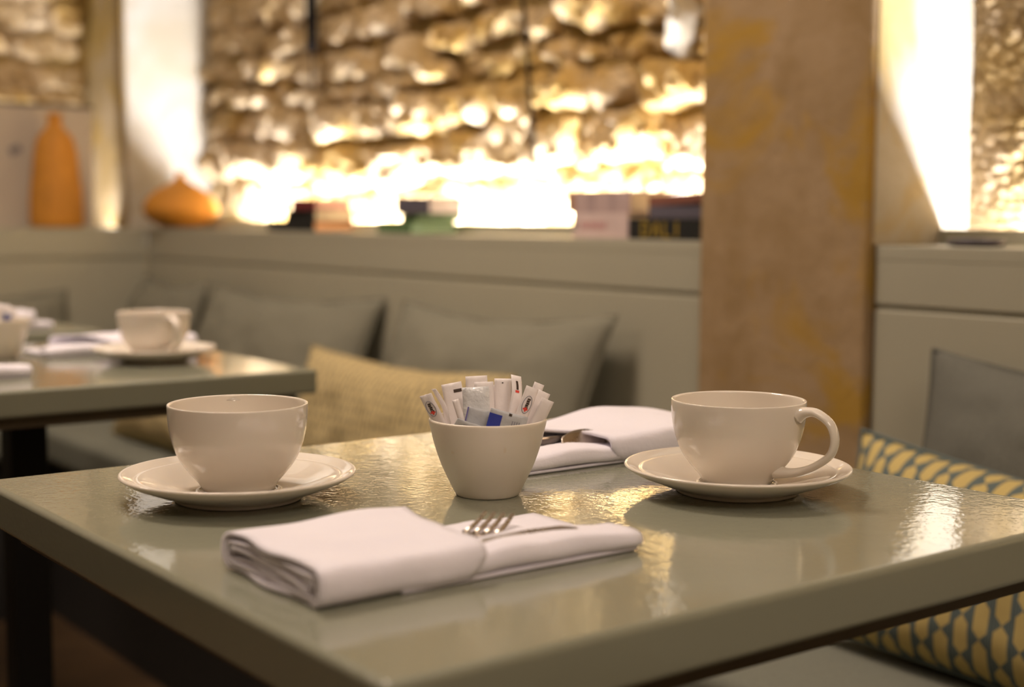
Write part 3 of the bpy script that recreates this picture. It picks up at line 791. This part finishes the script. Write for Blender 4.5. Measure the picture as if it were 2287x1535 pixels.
# ------------------------------------------------------------------ cutlery
def strip_mesh(stations, th=.0016, nx=6, dish=None):
    """stations: (y, half width, z centre, bowl depth)"""
    vs_, fs = [], []; n = len(stations); W_ = nx + 1
    for s in (1, -1):
        for (y, hw, zc, dp) in stations:
            for i in range(W_):
                u = i / nx * 2 - 1; vs_.append((u * hw, y, zc - dp * (1 - u * u) + s * th / 2 * (1 - .5 * u * u)))
    N = n * W_
    for j in range(n - 1):
        for i in range(nx):
            a = j * W_ + i; fs.append((a, a + 1, a + W_ + 1, a + W_)); fs.append((N + a, N + a + W_, N + a + W_ + 1, N + a + 1))
    ring = [i for i in range(W_)] + [j * W_ + nx for j in range(1, n)] + [(n - 1) * W_ + i for i in range(nx - 1, -1, -1)] + [j * W_ for j in range(n - 2, 0, -1)]
    for k in range(len(ring)): a, b = ring[k], ring[(k + 1) % len(ring)]; fs.append((a, N + a, N + b, b))
    return mesh(vs_, fs)
def fork(loc, ang, label, L=.150, pitch=0, roll=0, sc_=1):
    e = empty('fork', loc, (pitch, roll, ang)); tag(e, label, 'fork', 'steel forks'); e.scale = (sc_,) * 3
    link('handle', strip_mesh([(0, .005, 0, 0), (.01, .0075, 0, 0), (.05, .0055, 0, 0), (.085, .0028, .001, 0), (.096, .0035, .001, 0)], .002), M['steel'], e)
    link('head', strip_mesh([(.0955, .0035, .001, 0), (.102, .0085, 0, .0012), (.108, .0112, -.001, .0016), (.113, .0118, -.001, .0014)], .0016, 8), M['steel'], e)
    for k in range(4):
        x = -.0102 + k * .0068
        t_ = link('tine', sweep([(x, .1125, -.0012), (x, .125, -.001), (x * .98, .138, .001), (x * .96, .150, .004)], lambda t: (.0025 - .0009 * t, .0010), 6), M['steel'], e)
    return e
def spoon(loc, ang, label, pitch=0, roll=0, sc_=1):
    e = empty('spoon', loc, (pitch, roll, ang)); tag(e, label, 'spoon', 'steel spoons'); e.scale = (sc_,) * 3
    link('handle', strip_mesh([(0, .005, 0, 0), (.01, .0072, 0, 0), (.05, .0045, .001, 0), (.088, .0024, .003, 0), (.096, .003, .003, 0)], .002), M['steel'], e)
    bs = []
    for k in range(13):
        t = k / 12; bs.append((.095 + .045 * t, .0028 + .0135 * math.sqrt(max(0, sin(pi * min(1, t ** .8)))) * (1 - .1 * t) if k not in (0, 12) else .0028, .003, .0055 * sin(pi * t)))
    link('bowl', strip_mesh(bs, .0012, 12), M['steel'], e)
    return e
def knife(loc, ang, label, pitch=0, roll=0, sc_=1):
    e = empty('knife', loc, (pitch, roll, ang)); tag(e, label, 'knife', 'steel knives'); e.scale = (sc_,) * 3
    link('handle', strip_mesh([(0, .006, 0, 0), (.006, .0078, 0, 0), (.05, .006, 0, 0), (.078, .0048, 0, 0)], .0042), M['steel'], e)
    link('blade', strip_mesh([(.0785, .0046, 0, 0), (.085, .0068, 0, 0), (.12, .0080, 0, 0), (.145, .0072, 0, 0), (.156, .0045, 0, 0), (.160, .001, 0, 0)], .0014), M['steel'], e)
    return e
CZ = TZ + .0105
d1 = math.atan2(.037, .054)
tipx, tipy = -.661, .494
fork((tipx + .150 * sin(d1) * .9, tipy - .150 * cos(d1) * .9, CZ), d1, 'fork with tines showing on the front napkin', sc_=.9)
knife((-.5985, .505 - .144, CZ + .0025), radians(-1.5), 'knife lying along the near edge of the front napkin', roll=radians(50), sc_=.9)
spoon((-.625, .338, CZ), radians(18), 'spoon whose tip peeks from the far side of the front napkin', sc_=.83)
# back napkin: cutlery points the other way
spoon((-.818, .812, CZ + .003), radians(180 - 4), 'spoon lowest in the opening of the back napkin, bowl edge showing', sc_=.95, roll=radians(-35))
spoon((-.858, .806, CZ), radians(180 - 6), 'spoon lying inner in the opening of the back napkin', sc_=.95, roll=radians(15))
fork((-.846, .790, CZ - .001), radians(180 - 2), 'fork with tines at the open end of the back napkin', sc_=.98)
spoon((-1.672, .388, CZ + .001), radians(0), 'spoon on the napkin at the left edge of the farther table', sc_=.9)
# ------------------------------------------------------------------ unseen lamp bodies added for the overhead fill lights
for x_, y_, s_, wh in ((-1.9, .55, .5, 'above the farther table'), (-.3, .2, .6, 'above the near table'), (1.3, .1, 1.0, 'behind the viewer'), (-2.9, -.9, .6, 'at the left of the room')):
    e = empty('fill_lamp', (x_, y_, 2.62)); tag(e, 'unseen square fill lamp added ' + wh, 'lamp')
    link('housing', box(-s_ / 2 - .02, s_ / 2 + .02, -s_ / 2 - .02, s_ / 2 + .02, -.08, -.001, .004), M['blackmetal'], e)
    link('diffuser', box(-s_ / 2, s_ / 2, -s_ / 2, s_ / 2, -.090, -.0805), M['lamp'], e)
bpy.context.view_layer.update()
